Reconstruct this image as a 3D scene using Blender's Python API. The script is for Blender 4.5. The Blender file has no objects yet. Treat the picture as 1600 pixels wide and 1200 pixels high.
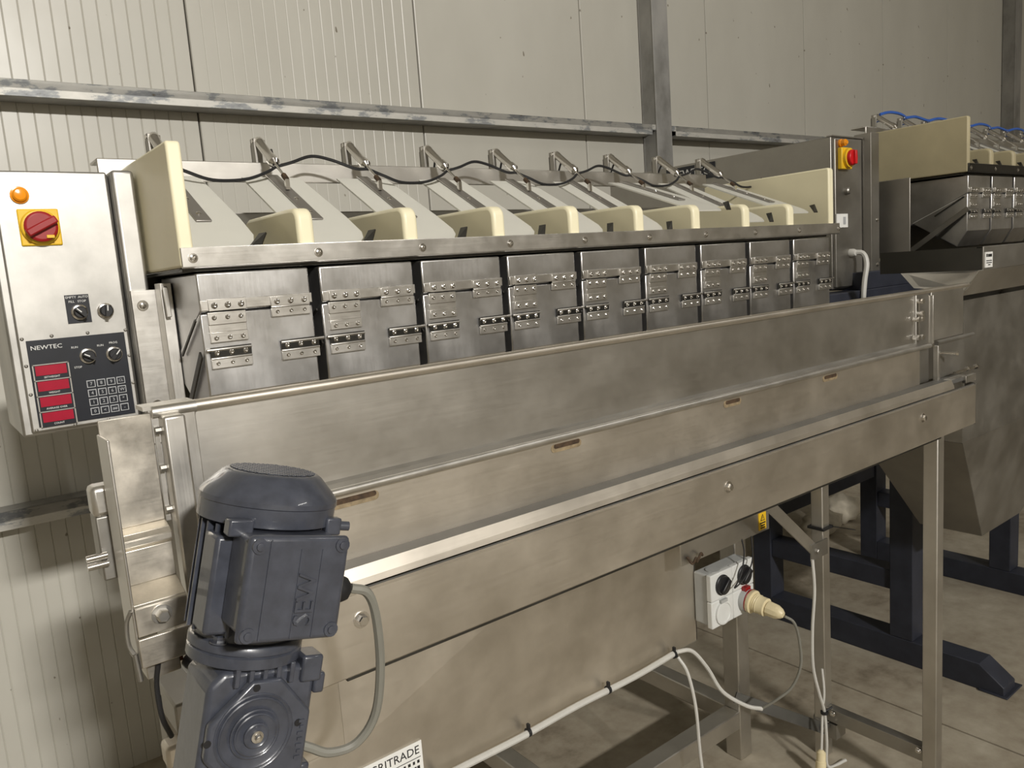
import bpy, bmesh, math, random
from mathutils import Vector, Matrix
random.seed(7)
S = bpy.context.scene
C = S.collection
PI = math.pi

# ------------------------------------------------------------------ camera
H = 1.65
cam_d = bpy.data.cameras.new('camera'); cam = bpy.data.objects.new('camera', cam_d); C.objects.link(cam)
cam_d.sensor_width = 36; cam_d.lens = 1220/1600*36; cam_d.clip_start = .05
XR, YR, ZR = (.78532, -.14422, .60208), (-.61481, -.06893, .78566), (-.07181, -.98714, -.14280)
cam.matrix_world = Matrix(((XR[0], -XR[1], -XR[2], 0), (YR[0], -YR[1], -YR[2], 0), (ZR[0], -ZR[1], -ZR[2], H), (0, 0, 0, 1)))
S.camera = cam

# ------------------------------------------------------------------ light
w = bpy.data.worlds.new('hall'); S.world = w; w.use_nodes = True
w.node_tree.nodes['Background'].inputs[0].default_value = (.9, .93, 1, 1)
w.node_tree.nodes['Background'].inputs[1].default_value = .05
def area(name, loc, target, sx, sy, power, col=(1, .965, .91), spread=180):
    d = bpy.data.lights.new(name, 'AREA'); d.shape = 'RECTANGLE'; d.size = sx; d.size_y = sy; d.energy = power; d.color = col; d.spread = math.radians(spread)
    o = bpy.data.objects.new(name, d); C.objects.link(o); o.location = loc
    o.rotation_euler = (Vector(target)-Vector(loc)).to_track_quat('-Z', 'Y').to_euler()
    return o
area('area_lamp', (-.2, -7.2, 5.4), (-.2, 2, 1.5), .9, .25, 265, spread=88)
area('area_lamp', (2.6, -10.5, 5.9), (2.4, -12.5, 0), 2.4, .25, 480)  # unseen lamp, added to wash the front wall and brighten steel reflections
area('area_lamp', (6.0, -2.2, 5.9), (5.6, -1.6, 0), 2.4, .25, 55)
S.view_settings.view_transform = 'Standard'; S.view_settings.look = 'None'
S.view_settings.gamma = 1; S.view_settings.use_curve_mapping = False
S.view_settings.exposure = -0.44

# ------------------------------------------------------------------ materials
M = {}
def _nt(name):
    m = bpy.data.materials.new(name); m.use_nodes = True; M[name] = m
    nt = m.node_tree; return m, nt, nt.nodes['Principled BSDF']
def _noise(nt, scale, stretch=(1, 1, 1), detail=4, rough=.55):
    tc = nt.nodes.new('ShaderNodeTexCoord'); mp = nt.nodes.new('ShaderNodeMapping')
    mp.inputs['Scale'].default_value = stretch
    n = nt.nodes.new('ShaderNodeTexNoise'); n.inputs['Scale'].default_value = scale
    n.inputs['Detail'].default_value = detail; n.inputs['Roughness'].default_value = rough
    nt.links.new(tc.outputs['Object'], mp.inputs[0]); nt.links.new(mp.outputs[0], n.inputs['Vector'])
    return n.outputs[0]
def _ramp(nt, src, stops):
    r = nt.nodes.new('ShaderNodeValToRGB'); e = r.color_ramp.elements
    while len(e) < len(stops): e.new(.5)
    for i, (p, c) in enumerate(stops):
        e[i].position = p; e[i].color = (c if len(c) == 4 else (*c, 1)) if not isinstance(c, (int, float)) else (c, c, c, 1)
    nt.links.new(src, r.inputs[0]); return r.outputs[0]
def _bump(nt, src, b, strength, dist=.002):
    n = nt.nodes.new('ShaderNodeBump'); n.inputs['Strength'].default_value = strength; n.inputs['Distance'].default_value = dist
    nt.links.new(src, n.inputs['Height']); nt.links.new(n.outputs[0], b.inputs['Normal'])
def plain(name, col, rough=.5, metal=0, spec=.5, coat=0, var=.12, scale=25, bump=0):
    m, nt, b = _nt(name)
    b.inputs['Metallic'].default_value = metal; b.inputs['Specular IOR Level'].default_value = spec
    b.inputs['Coat Weight'].default_value = coat; b.inputs['Roughness'].default_value = rough
    n = _noise(nt, scale)
    lo = tuple(c*(1-var) for c in col); hi = tuple(min(1, c*(1+var)) for c in col)
    nt.links.new(_ramp(nt, n, [(.3, lo), (.7, hi)]), b.inputs['Base Color'])
    if bump: _bump(nt, n, b, bump)
    return m
def steel(name, col, r0=.22, r1=.42, grain=(1, 60, 60), var=.11, metal=1.0, smear=6, dirt=None):
    m, nt, b = _nt(name)
    b.inputs['Metallic'].default_value = metal
    big = _noise(nt, smear, detail=5, rough=.6)
    fine = _noise(nt, 9, grain, 3)
    lo = tuple(c*(1-var) for c in col); hi = tuple(min(1, c*(1+var)) for c in col)
    st = [(.3, lo), (.68, hi)]
    if dirt: st = [(.27, dirt), (.36, lo), (.68, hi)]
    nt.links.new(_ramp(nt, big, st), b.inputs['Base Color'])
    mx = nt.nodes.new('ShaderNodeMix'); mx.inputs[0].default_value = .28
    nt.links.new(big, mx.inputs[2]); nt.links.new(fine, mx.inputs[3])
    nt.links.new(_ramp(nt, mx.outputs[0], [(.3, r0), (.7, r1)]), b.inputs['Roughness'])
    _bump(nt, fine, b, .05, .0003)
    return m
steel('steel', (.62, .60, .56), .34, .46)
steel('steel_bright', (.72, .70, .66), .3, .46, smear=14)
steel('steel_vertical', (.66, .64, .60), .32, .5, grain=(60, 60, 1), smear=9)
steel('steel_bucket', (.68, .675, .67), .30, .44, grain=(60, 60, 1), smear=12, var=.12)
steel('steel_warm', (.72, .67, .59), .36, .5, smear=5)
steel('steel_dull', (.38, .365, .335), .4, .58, smear=7)
steel('steel_polished', (.74, .735, .71), .26, .36, smear=5, var=.08)
steel('chrome', (.75, .73, .7), .12, .22)
steel('steel_strip', (.44, .42, .40), .42, .55)
steel('steel_stained', (.62, .58, .51), .36, .55, smear=17, var=.28, dirt=(.40, .31, .20))
steel('steel_cabinet', (.47, .46, .435), .38, .55, grain=(60, 60, 1), smear=9, var=.2)
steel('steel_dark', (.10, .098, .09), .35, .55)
plain('hdpe', (.86, .80, .57), .42, var=.04, scale=8)
plain('hdpe_old', (.50, .44, .28), .5, var=.12, scale=6)
plain('flap', (.74, .73, .66), .38, var=.04, scale=5)
nt = M['flap'].node_tree; b = nt.nodes['Principled BSDF']; b.inputs['Transmission Weight'].default_value = .18; b.inputs['IOR'].default_value = 1.3
plain('motor_paint', (.052, .057, .074), .32, spec=.5, coat=.6, var=.2, scale=60, bump=.15)
plain('frame_paint', (.030, .033, .046), .5, spec=.35, var=.2, scale=14)
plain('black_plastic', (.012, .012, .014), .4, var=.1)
plain('panel_black', (.010, .012, .018), .38, var=.2)
plain('rubber_black', (.012, .012, .013), .55)
plain('white_ink', (.72, .72, .70), .5, var=.02)
plain('grey_ink', (.42, .43, .44), .5, var=.05)
plain('black_ink', (.02, .02, .02), .5, var=.02)
plain('display_red', (.36, .012, .035), .25, var=.08)
plain('red_knob', (.30, .010, .012), .4, var=.1)
plain('red_bright', (.62, .012, .015), .4, var=.1)
plain('yellow', (.80, .50, .02), .45, var=.06)
plain('orange_lens', (.85, .30, .01), .2, var=.08)
plain('cable_grey', (.21, .205, .175), .5, var=.05)
plain('cable_light', (.58, .57, .53), .45, var=.05)
plain('hose_blue', (.04, .13, .50), .35, var=.1)
plain('plastic_white', (.70, .71, .69), .4, var=.04)
plain('plastic_grey', (.42, .43, .42), .45, var=.05)
plain('plastic_cream', (.76, .66, .42), .4, var=.05)
plain('sticker', (.85, .85, .82), .4, var=.02)
plain('belt', (.13, .127, .118), .42, metal=.2, var=.15, scale=12)
plain('rust', (.055, .032, .016), .75, var=.5, scale=120)
plain('rust_rim', (.24, .185, .11), .6, var=.35, scale=90)
plain('copper', (.20, .08, .035), .5, metal=.6)
plain('sack', (.55, .50, .40), .8, var=.25, scale=9, bump=.4)
plain('ceiling_paint', (.62, .61, .58), .8, var=.05, scale=3)
plain('hall_paint', (.66, .63, .56), .8, var=.08, scale=1.2)
# painted sandwich panel wall with dirt specks
m, nt, b = _nt('wall_paint')
b.inputs['Roughness'].default_value = .36; b.inputs['Specular IOR Level'].default_value = .5
n1 = _noise(nt, 1.4, (1, 1, .5), 5, .6); n2 = _noise(nt, 26, (1, 1, .8), 2, .4); n3 = _noise(nt, 2.2)
c1 = _ramp(nt, n1, [(.3, (.485, .47, .415)), (.7, (.565, .55, .49))])
sp = _ramp(nt, n2, [(.735, (1, 1, 1)), (.765, (.25, .2, .14))])
mm = nt.nodes.new('ShaderNodeMix'); mm.data_type = 'RGBA'; mm.blend_type = 'MULTIPLY'
mm.inputs[0].default_value = .8
nt.links.new(c1, mm.inputs[6]); nt.links.new(sp, mm.inputs[7]); nt.links.new(mm.outputs[2], b.inputs['Base Color'])
nt.links.new(_ramp(nt, n3, [(.3, .28), (.7, .42)]), b.inputs['Roughness'])
# galvanised steel with whitish oxide patches
m, nt, b = _nt('galvanised')
b.inputs['Metallic'].default_value = .35; b.inputs['Roughness'].default_value = .55
n1 = _noise(nt, 7, (1, 1, 2.5), 6, .65)
nt.links.new(_ramp(nt, n1, [(.33, (.15, .12, .08)), (.37, (.24, .25, .26)), (.45, (.32, .33, .33)), (.49, (.55, .54, .50)), (.75, (.66, .64, .59))]), b.inputs['Base Color'])
m, nt, b = _nt('galvanised_column')
b.inputs['Metallic'].default_value = .3; b.inputs['Roughness'].default_value = .6
n1 = _noise(nt, 5, (1, 1, .6), 6, .6)
nt.links.new(_ramp(nt, n1, [(.3, (.20, .195, .18)), (.5, (.33, .325, .31)), (.7, (.40, .39, .37))]), b.inputs['Base Color'])
# concrete
m, nt, b = _nt('concrete')
n1 = _noise(nt, 1.6, (1, 1, 1), 8, .65); n2 = _noise(nt, 14, (1, 1, 1), 5, .6)
mx = nt.nodes.new('ShaderNodeMix'); mx.inputs[0].default_value = .35
nt.links.new(n1, mx.inputs[2]); nt.links.new(n2, mx.inputs[3])
nt.links.new(_ramp(nt, mx.outputs[0], [(.32, (.16, .13, .09)), (.45, (.33, .285, .215)), (.60, (.44, .395, .31)), (.72, (.55, .51, .42))]), b.inputs['Base Color'])
b.inputs['Roughness'].default_value = .62; _bump(nt, n2, b, .2, .003)

# ------------------------------------------------------------------ mesh helpers
W0 = {}
class MB:
    def __init__(s): s.v = []; s.f = []; s.mi = []; s.cur = 0
    def mat(s, i): s.cur = i; return s
    def add(s, vs, fs):
        k = len(s.v); s.v += [Vector(p) for p in vs]
        for f in fs: s.f.append([i+k for i in f]); s.mi.append(s.cur)
        return s
    def box(s, x0, x1, y0, y1, z0, z1):
        return s.add([(x0,y0,z0),(x1,y0,z0),(x1,y1,z0),(x0,y1,z0),(x0,y0,z1),(x1,y0,z1),(x1,y1,z1),(x0,y1,z1)],
                     [(3,2,1,0),(4,5,6,7),(0,1,5,4),(1,2,6,5),(2,3,7,6),(3,0,4,7)])
    def prism(s, prof, ax, lo, hi):
        def P(a, b, t): return {'x': (t, a, b), 'y': (a, t, b), 'z': (a, b, t)}[ax]
        n = len(prof)
        return s.add([P(a, b, lo) for a, b in prof]+[P(a, b, hi) for a, b in prof],
                     [list(range(n))[::-1], list(range(n, 2*n))]+[(i, (i+1) % n, n+(i+1) % n, n+i) for i in range(n)])
    def sheet(s, prof, t, x0, x1):          # polyline (y,z) with thickness, extruded along x
        L = []; R = []
        for i, p in enumerate(prof):
            p = Vector(p); d = Vector((0, 0))
            if i: d += (p-Vector(prof[i-1])).normalized()
            if i < len(prof)-1: d += (Vector(prof[i+1])-p).normalized()
            d.normalize(); nn = Vector((-d.y, d.x))*(t/2)
            L.append(p+nn); R.append(p-nn)
        k = len(prof)
        for i in range(k-1):
            q = [L[i], L[i+1], R[i+1], R[i]]
            s.prism([(a.x, a.y) for a in q], 'x', x0, x1)
        return s
    def ring(s, c, ax, r, n, ph=0):
        ax = Vector(ax).normalized(); u = ax.orthogonal().normalized(); v = ax.cross(u)
        return [Vector(c)+u*r*math.cos(2*PI*i/n+ph)+v*r*math.sin(2*PI*i/n+ph) for i in range(n)]
    def lathe(s, c, ax, prof, n=16, ph=0):   # prof: (r,h) list along the axis
        ax = Vector(ax).normalized(); vs = []; fs = []
        for r, h in prof: vs += s.ring(Vector(c)+ax*h, ax, max(r, 1e-5), n, ph)
        for j in range(len(prof)-1):
            for i in range(n): fs.append((j*n+i, j*n+(i+1) % n, (j+1)*n+(i+1) % n, (j+1)*n+i))
        fs.append(list(range(n))[::-1]); fs.append(list(range((len(prof)-1)*n, len(prof)*n)))
        return s.add(vs, fs)
    def cyl(s, p0, p1, r, r1=None, n=14):
        p0 = Vector(p0); p1 = Vector(p1); d = p1-p0
        return s.lathe(p0, d, [(r, 0), (r if r1 is None else r1, d.length)], n)
    def tube(s, pts, r, n=8, sub=6):
        P = [Vector(p) for p in pts]; Q = []
        if sub > 1 and len(P) > 2:
            E = [P[0]*2-P[1]]+P+[P[-1]*2-P[-2]]
            for i in range(1, len(E)-2):
                for k in range(sub):
                    t = k/sub; a, b, c, d = E[i-1:i+3]
                    Q.append(.5*((2*b)+(c-a)*t+(2*a-5*b+4*c-d)*t*t+(-a+3*b-3*c+d)*t**3))
            Q.append(P[-1])
        else: Q = P
        vs = []; fs = []; u = None
        for i, p in enumerate(Q):
            d = (Q[min(i+1, len(Q)-1)]-Q[max(i-1, 0)]).normalized()
            u = d.orthogonal().normalized() if u is None else (u-d*u.dot(d)).normalized()
            v = d.cross(u)
            vs += [p+(u*math.cos(2*PI*k/n)+v*math.sin(2*PI*k/n))*r for k in range(n)]
        for j in range(len(Q)-1):
            for i in range(n): fs.append((j*n+i, j*n+(i+1) % n, (j+1)*n+(i+1) % n, (j+1)*n+i))
        fs.append(list(range(n))[::-1]); fs.append(list(range((len(Q)-1)*n, len(Q)*n)))
        return s.add(vs, fs)
    def bar(s, p0, p1, wid, th, side=(0, 1, 0)):   # rectangular bar from p0 to p1; th is along side
        p0 = Vector(p0); p1 = Vector(p1); d = (p1-p0).normalized(); v = Vector(side); v = (v-d*v.dot(d)).normalized(); u = d.cross(v)
        vs = []
        for p in (p0, p1): vs += [p+u*a*wid/2+v*b*th/2 for a, b in ((-1,-1),(1,-1),(1,1),(-1,1))]
        return s.add(vs, [(3,2,1,0),(4,5,6,7),(0,1,5,4),(1,2,6,5),(2,3,7,6),(3,0,4,7)])
    def screw(s, c, ax, r=.004, h=.0025, n=10):
        return s.lathe(c, ax, [(r, 0), (r*.85, h*.6), (r*.4, h), (r*.3, h*.6)], n)
    def hexbolt(s, c, ax, r=.009, h=.007):
        s.lathe(c, ax, [(r*1.5, 0), (r*1.5, .0015)], 18)
        return s.lathe(Vector(c)+Vector(ax).normalized()*.0015, ax, [(r, 0), (r, h*.8), (r*.8, h)], 6)
    def text(s, body, size, loc, ext=.0004, rot=0, align='CENTER', ax=None, sx=1):
        """writing standing in the XZ plane and facing -Y"""
        vs, fs = glyphs(body, align); ca, sa = math.cos(rot), math.sin(rot)
        out = []
        for x, y, z in vs:
            x *= size*sx; y *= size; x, y = x*ca-y*sa, x*sa+y*ca
            dy = -ext if z > 0 else ext
            if ax == '-x': out.append((loc[0]+dy, loc[1]-x, loc[2]+y))     # faces -X, reads towards -Y
            else: out.append((loc[0]+x, loc[1]+dy, loc[2]+y))
        return s.add(out, fs)
    def move(s, v):
        v = Vector(v); s.v = [p+v for p in s.v]; return s
    def build(s, name, mats, parent=None, origin=None, bevel=0, seg=2, local=False, smooth=35, kind=None):
        mats = mats if isinstance(mats, (list, tuple)) else [mats]
        wp = W0.get(parent.name, Vector()) if parent else Vector()
        og = Vector(origin) if origin is not None else wp
        sh = Vector() if local else og
        me = bpy.data.meshes.new(name)
        me.from_pydata([p-sh for p in s.v], [], s.f)
        for mt in mats: me.materials.append(M[mt])
        me.polygons.foreach_set('material_index', s.mi)
        bm = bmesh.new(); bm.from_mesh(me)
        bmesh.ops.recalc_face_normals(bm, faces=bm.faces); bm.to_mesh(me); bm.free()
        me.shade_smooth(); me.set_sharp_from_angle(angle=math.radians(smooth))
        o = bpy.data.objects.new(name, me); C.objects.link(o)
        if parent: o.parent = parent
        o.location = (0, 0, 0) if local else og-wp
        W0[o.name] = og
        if bevel:
            mo = o.modifiers.new('bevel', 'BEVEL'); mo.width = bevel; mo.segments = seg; mo.limit_method = 'ANGLE'; mo.angle_limit = math.radians(40)
        if kind: o['kind'] = kind
        return o
_gl = {}
def glyphs(body, align):
    if (body, align) not in _gl:
        cu = bpy.data.curves.new('t', 'FONT'); cu.body = body; cu.size = 1; cu.align_x = align; cu.align_y = 'CENTER'; cu.extrude = .1; cu.resolution_u = 2
        o = bpy.data.objects.new('t', cu); C.objects.link(o)
        dg = bpy.context.evaluated_depsgraph_get(); dg.update()
        me = bpy.data.meshes.new_from_object(o.evaluated_get(dg))
        _gl[(body, align)] = ([tuple(v.co) for v in me.vertices], [tuple(p.vertices) for p in me.polygons])
        bpy.data.objects.remove(o); bpy.data.meshes.remove(me); bpy.data.curves.remove(cu)
    return _gl[(body, align)]
def tag(o, label=None, cat=None, group=None, kind=None):
    if label: o['label'] = label
    if cat: o['category'] = cat
    if group: o['group'] = group
    if kind: o['kind'] = kind
    return o
def empty(name, loc, label=None, cat=None, group=None, kind=None):
    o = bpy.data.objects.new(name, None); C.objects.link(o); o.location = loc; o.empty_display_size = .1
    W0[o.name] = Vector(loc)
    return tag(o, label, cat, group, kind)
def copy_tree(o, parent, dx=(0, 0, 0)):
    c = o.copy(); C.objects.link(c); c.parent = parent; c.location = o.location+Vector(dx)
    W0[c.name] = W0.get(o.name, Vector())+Vector(dx)
    for ch in o.children: copy_tree(ch, c)
    return c

# ================================================================== SETTING
# floor: slabs with recessed joints
fl = MB().box(-5, 12, -14, 3.4, -.2, -.012).build('floor', 'concrete'); tag(fl, 'worn grey brown concrete hall floor', 'floor', kind='structure')
xs = [-5, -1.4, 2.62, 6.6, 12]
ys = [-14, -8, -3.4, .1, 3.4]
for i in range(4):
    for j in range(4):
        MB().box(xs[i]+.004, xs[i+1]-.004, ys[j]+.003, ys[j+1]-.003, -.012, 0).build('slab', 'concrete', fl, origin=None)
# back wall, turned a little against the machines
WANG = math.atan(-.03)
wl = empty('wall_back', (0, 2.9395, 0), 'cream ribbed sandwich panel hall wall behind the machines', 'wall', kind='structure')
wl.rotation_euler.z = WANG
PW = .9147; X0 = .925*math.sqrt(1+.03**2)
def panel_mesh(grooves, depth):
    mb = MB(); prof = [(.004, .05), (.004, .006), (.0065, .001), (.009, 0)]
    n = grooves; st = (PW-.018)/max(n, 1)
    for k in range(1, n):
        c = .009+st*k; prof += [(c-.0028, 0), (c, depth), (c+.0028, 0)]
    prof += [(PW-.004, 0), (PW-.002, .001), (PW-.001, .008), (PW-.001, .05)]
    return mb.prism(prof, 'z', 0, 6.3)
src = {}
for k in range(-7, 12):
    key = 'rib' if k <= 0 else ('mid' if k == 1 else 'flat')
    if key not in src:
        pm = panel_mesh(*{'rib': (20, .0024), 'mid': (20, .0010), 'flat': (1, 0)}[key])
        o = pm.build('wall_panel', 'wall_paint', wl, local=True, smooth=10); src[key] = o
    else:
        o = src[key].copy(); C.objects.link(o)
    o.location = (X0+PW*(k-1), 0, 0)
MB().box(-6.5, 10, .05, .12, 0, 6.3).build('wall_backing', 'hall_paint', wl, local=True)
# other walls and ceiling of the hall (behind the camera)
tag(MB().box(-5, 12, -14.1, -14, 0, 6.3).build('wall_front', 'hall_paint'), kind='structure')
tag(MB().box(-5.1, -5, -14, 3.4, 0, 6.3).build('wall_left', 'hall_paint'), kind='structure')
tag(MB().box(12, 12.1, -14, 3.4, 0, 6.3).build('wall_right', 'hall_paint'), kind='structure')
tag(MB().box(-5, 12, -14, 3.4, 6.3, 6.4).build('ceiling', 'ceiling_paint'), kind='structure')

def wallpt(x, t): return Vector((0, 2.9395, 0))+Matrix.Rotation(WANG, 3, 'Z')@Vector((x, -t, 0))
def girt(label, x0, x1, z0, z1, notch0, notch1, d=.095):
    r = empty('wall_girt', wallpt((x0+x1)/2, 0)+Vector((0, 0, z0)), label, 'steel beam', 'steel girts on the wall')
    r.rotation_euler.z = WANG
    hw = (x1-x0)/2; h = z1-z0
    MB().box(-hw+notch0, hw-notch1, -d, -d+.006, 0, h).build('front_flange', 'galvanised', r, local=True, bevel=.001)
    MB().box(-hw, hw, -d, -d+.006, h*.45, h).build('end_tongue', 'galvanised', r, local=True, bevel=.001)
    MB().box(-hw+notch0, hw-notch1, -d+.006, -.002, 0, .005).build('lower_flange', 'galvanised_column', r, local=True)
    MB().box(-hw, hw, -d+.006, -.002, h-.005, h).build('upper_flange', 'galvanised_column', r, local=True)
    return r
CX0, CX1 = 3.148, 3.26
girt('long upper galvanised girt with flaking zinc, left of the steel column', -4.5, 3.147, 2.28, 2.33, 0, .025)
girt('short piece of upper girt running right from the steel column', 3.266, 7.2, 2.28, 2.33, .03, 0)
girt('lower galvanised girt seen below the control cabinet at the left edge', -4.5, 3.147, .966, 1.024, 0, 0)
def column(x, label):
    r = empty('steel_column', wallpt(x, .1), label, 'column', 'steel columns along the wall'); r.rotation_euler.z = WANG
    MB().box(0, .112, 0, .007, 0, 6.3).build('front_flange', 'galvanised_column', r, local=True, bevel=.002)
    MB().box(0, .112, .09, .097, 0, 6.3).build('rear_flange', 'galvanised_column', r, local=True)
    MB().box(.002, .008, .007, .09, 0, 6.3).build('side_web', 'galvanised_column', r, local=True)
    return r
column(3.148, 'grey steel column standing between the two upper girts')
column(7.33, 'grey steel column at the right edge of the picture')

# ================================================================== WEIGHING MACHINES
PITCH = .2032
def weigher(label, d, n, hose, first, hd):
    """d: offset of the whole machine; built in the place of the first machine and shifted"""
    root = empty('weighing_machine', (1.25+d[0], 1.45+d[1], 0), label, 'weighing machine', 'multihead vegetable weighers')
    D = Vector(d)
    def B(mb, name, mats, parent=root, **k): return mb.move(D).build(name, mats, parent, **k)
    xe = .362+PITCH*n+.033
    # front rail with its screws
    rail = B(MB().sheet([(1.2538, 1.7195), (1.2515, 1.7195), (1.2515, 1.692), (1.256, 1.690)], .003, .3465, xe-.005), 'front_rail', 'steel_bright' if first else 'steel_dark', bevel=.0008)
    sc = B(MB().lathe((0, 1.25, 1.7045), (0, -1, 0), [(.0075, 0), (.0075, .0006), (.005, .0008), (.0048, .003), (.003, .0036), (.0022, .002)], 14), 'screw', 'chrome', rail)
    sc.location.x += .363
    for k in range(1, n+1):
        c = sc.copy(); C.objects.link(c); c.location.x = sc.location.x+PITCH*1.011*k
    # end plates of white plastic
    def endplate(x0, x1, z0=1.6915):
        r = .008
        prof = [(1.2545, z0), (1.2545, 1.88-r), (1.2575, 1.88), (1.70, 1.88), (1.70, z0)]
        return B(MB().prism(prof, 'x', x0, x1), 'end_plate', hd, bevel=.004, seg=3)
    endplate(.3455, .3675)
    endplate(xe-.055, xe-.030, 1.70)
    # dividers
    dv = None
    for k in range(n-1):
        if dv is None:
            prof = [(1.254, 1.70), (1.254, 1.760)]+[(1.254+.02*(1-math.cos(a)), 1.760+.02*math.sin(a)) for a in (.4, .8, 1.2, 1.57)]+[(1.30, 1.781), (1.48, 1.781), (1.50, 1.775), (1.51, 1.70)]
            dv = B(MB().prism(prof, 'x', .5375, .5675), 'divider', hd, bevel=.007, seg=3)
        else:
            c = dv.copy(); C.objects.link(c); c.location.x += PITCH*k
    # chute under the flaps
    B(MB().sheet([(1.605, 1.803), (1.46, 1.735), (1.275, 1.697)], .003, .368, xe-.056), 'chute', 'steel_dull')
    B(MB().box(.352, xe-.056, 1.605, 1.609, 1.70, 1.806), 'chute_back', 'steel_dull')
    # rear beam
    bm_ = B(MB().box(.318, xe-.17, 1.600, 1.606, 1.866, 1.906).box(.318, xe-.17, 1.606, 1.66, 1.9005, 1.906), 'rear_beam', 'steel', bevel=.002)
    # flaps: translucent sheet + steel strip, one per lane
    fp = None
    for k in range(n):
        if fp is None:
            x = .425; pl = MB()
            L = math.hypot(.285, .155); ax = Vector((0, -.285, -.155))/L; o0 = Vector((x, 1.565, 1.868))
            nn = Vector((0, -.155, .285))/L
            out = [(-.062, 0), (.058, 0), (.062, .10), (.066, .20), (.064, .27), (.055, .295), (.04, L*.965), (-.05, L*.965), (-.062, .295)]
            P = [o0+Vector((u, 0, 0))+ax*v for u, v in out]
            m_ = len(P)
            pl.add(P+[p+nn*.0035 for p in P], [list(range(m_))[::-1], list(range(m_, 2*m_))]+[(i, (i+1) % m_, m_+(i+1) % m_, m_+i) for i in range(m_)])
            fp = B(pl, 'flap', 'flap', origin=o0+D)
            st = MB()
            a0 = o0+nn*.006-ax*.005; a1 = o0+ax*.215+nn*.006
            st.bar(a0, a1, .026, .003, nn)
            B(st, 'flap_strip', 'steel_strip', fp, bevel=.0008)
            B(MB().screw(o0+ax*.12+nn*.007, nn, .005, .003).screw(o0+ax*.185+nn*.007, nn, .005, .003), 'strip_screw', 'chrome', fp)
            q = [(x+.030, 1.266, 1.717), (x+.050, 1.266, 1.717), (x+.070, 1.284, 1.743), (x+.062, 1.296, 1.742)]
            cl = MB().add(q+[(a_+.0015, b_+.001, c_-.002) for a_, b_, c_ in q], [(0,1,2,3),(7,6,5,4),(0,4,5,1),(1,5,6,2),(2,6,7,3),(3,7,4,0)])
            B(cl, 'deflector_lip', 'steel_dark', fp)
        else:
            c = copy_tree(fp, root, (PITCH*k, 0, 0))
            c.rotation_euler.x = math.radians({6: -9, 7: -3, 8: -7}.get(k, 0))
    # pneumatic cylinders on the rear beam
    cyl_src = []
    for k in range(n):
        if k < 2:
            x = .425+PITCH*k; T = Vector((x, 1.615, 1.950)); E_ = Vector((x, 1.492, 1.858)); ax = (E_-T).normalized()
            cy = B(MB().lathe(T, ax, [(.007, -.005), (.0105, 0), (.0105, .010), (.0095, .012), (.0095, .070), (.0115, .072), (.0115, .088), (.006, .095)], 14), 'air_cylinder', 'chrome')
            B(MB().box(x-.012, x-.006, 1.61, 1.63, 1.90, 1.956).box(x-.012, x+.01, 1.626, 1.632, 1.90, 1.945), 'mounting_bracket', 'steel_dull', cy, bevel=.001)
            B(MB().cyl(T+ax*.09, E_, .003).mat(1).lathe(E_-ax*.016, ax, [(.0055, 0), (.0055, .016)], 8).mat(0).box(x-.004, x+.004, E_.y-.004, E_.y+.004, E_.z-.02, E_.z), 'piston_rod', ['chrome', 'rust' if first else 'chrome'], cy)
            B(MB().cyl((x-.014, T.y, T.z), (x+.012, T.y, T.z), .004), 'pivot_pin', 'chrome', cy)
            h1 = MB().tube([(x+.008, T.y-.03, T.z-.03), (x+.03, T.y+.01, T.z-.015), (x+.042, T.y+.04, T.z-.04), (x+.045, T.y+.05, T.z-.06)], .0026, 6)
            B(h1, 'short_hose', hose, cy)
            p0 = T+ax*.09+Vector((0, -.006, -.008))
            if k == 0: mid = [(.025, -.02, -.016), (.07, -.02, -.030), (.13, -.018, -.028), (.175, -.012, -.014)]
            else: mid = [(.03, -.008, .008), (.075, -.004, .022), (.12, -.002, .016), (.17, -.004, 0)]
            if not first: p0 = T+ax*.012+Vector((0, -.004, .012)); mid = [(q[0], q[1]*.5, abs(q[2])*.35) for q in mid]
            B(MB().tube([p0]+[p0+Vector(q) for q in mid]+[p0+Vector((PITCH, 0, 0))], .0032 if first else .0055, 6), 'linking_hose', hose, cy)
            cyl_src.append(cy)
        else: copy_tree(cyl_src[k % 2], root, (PITCH*(k-k % 2), 0, 0))
    # weighing buckets
    bk = None
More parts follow.
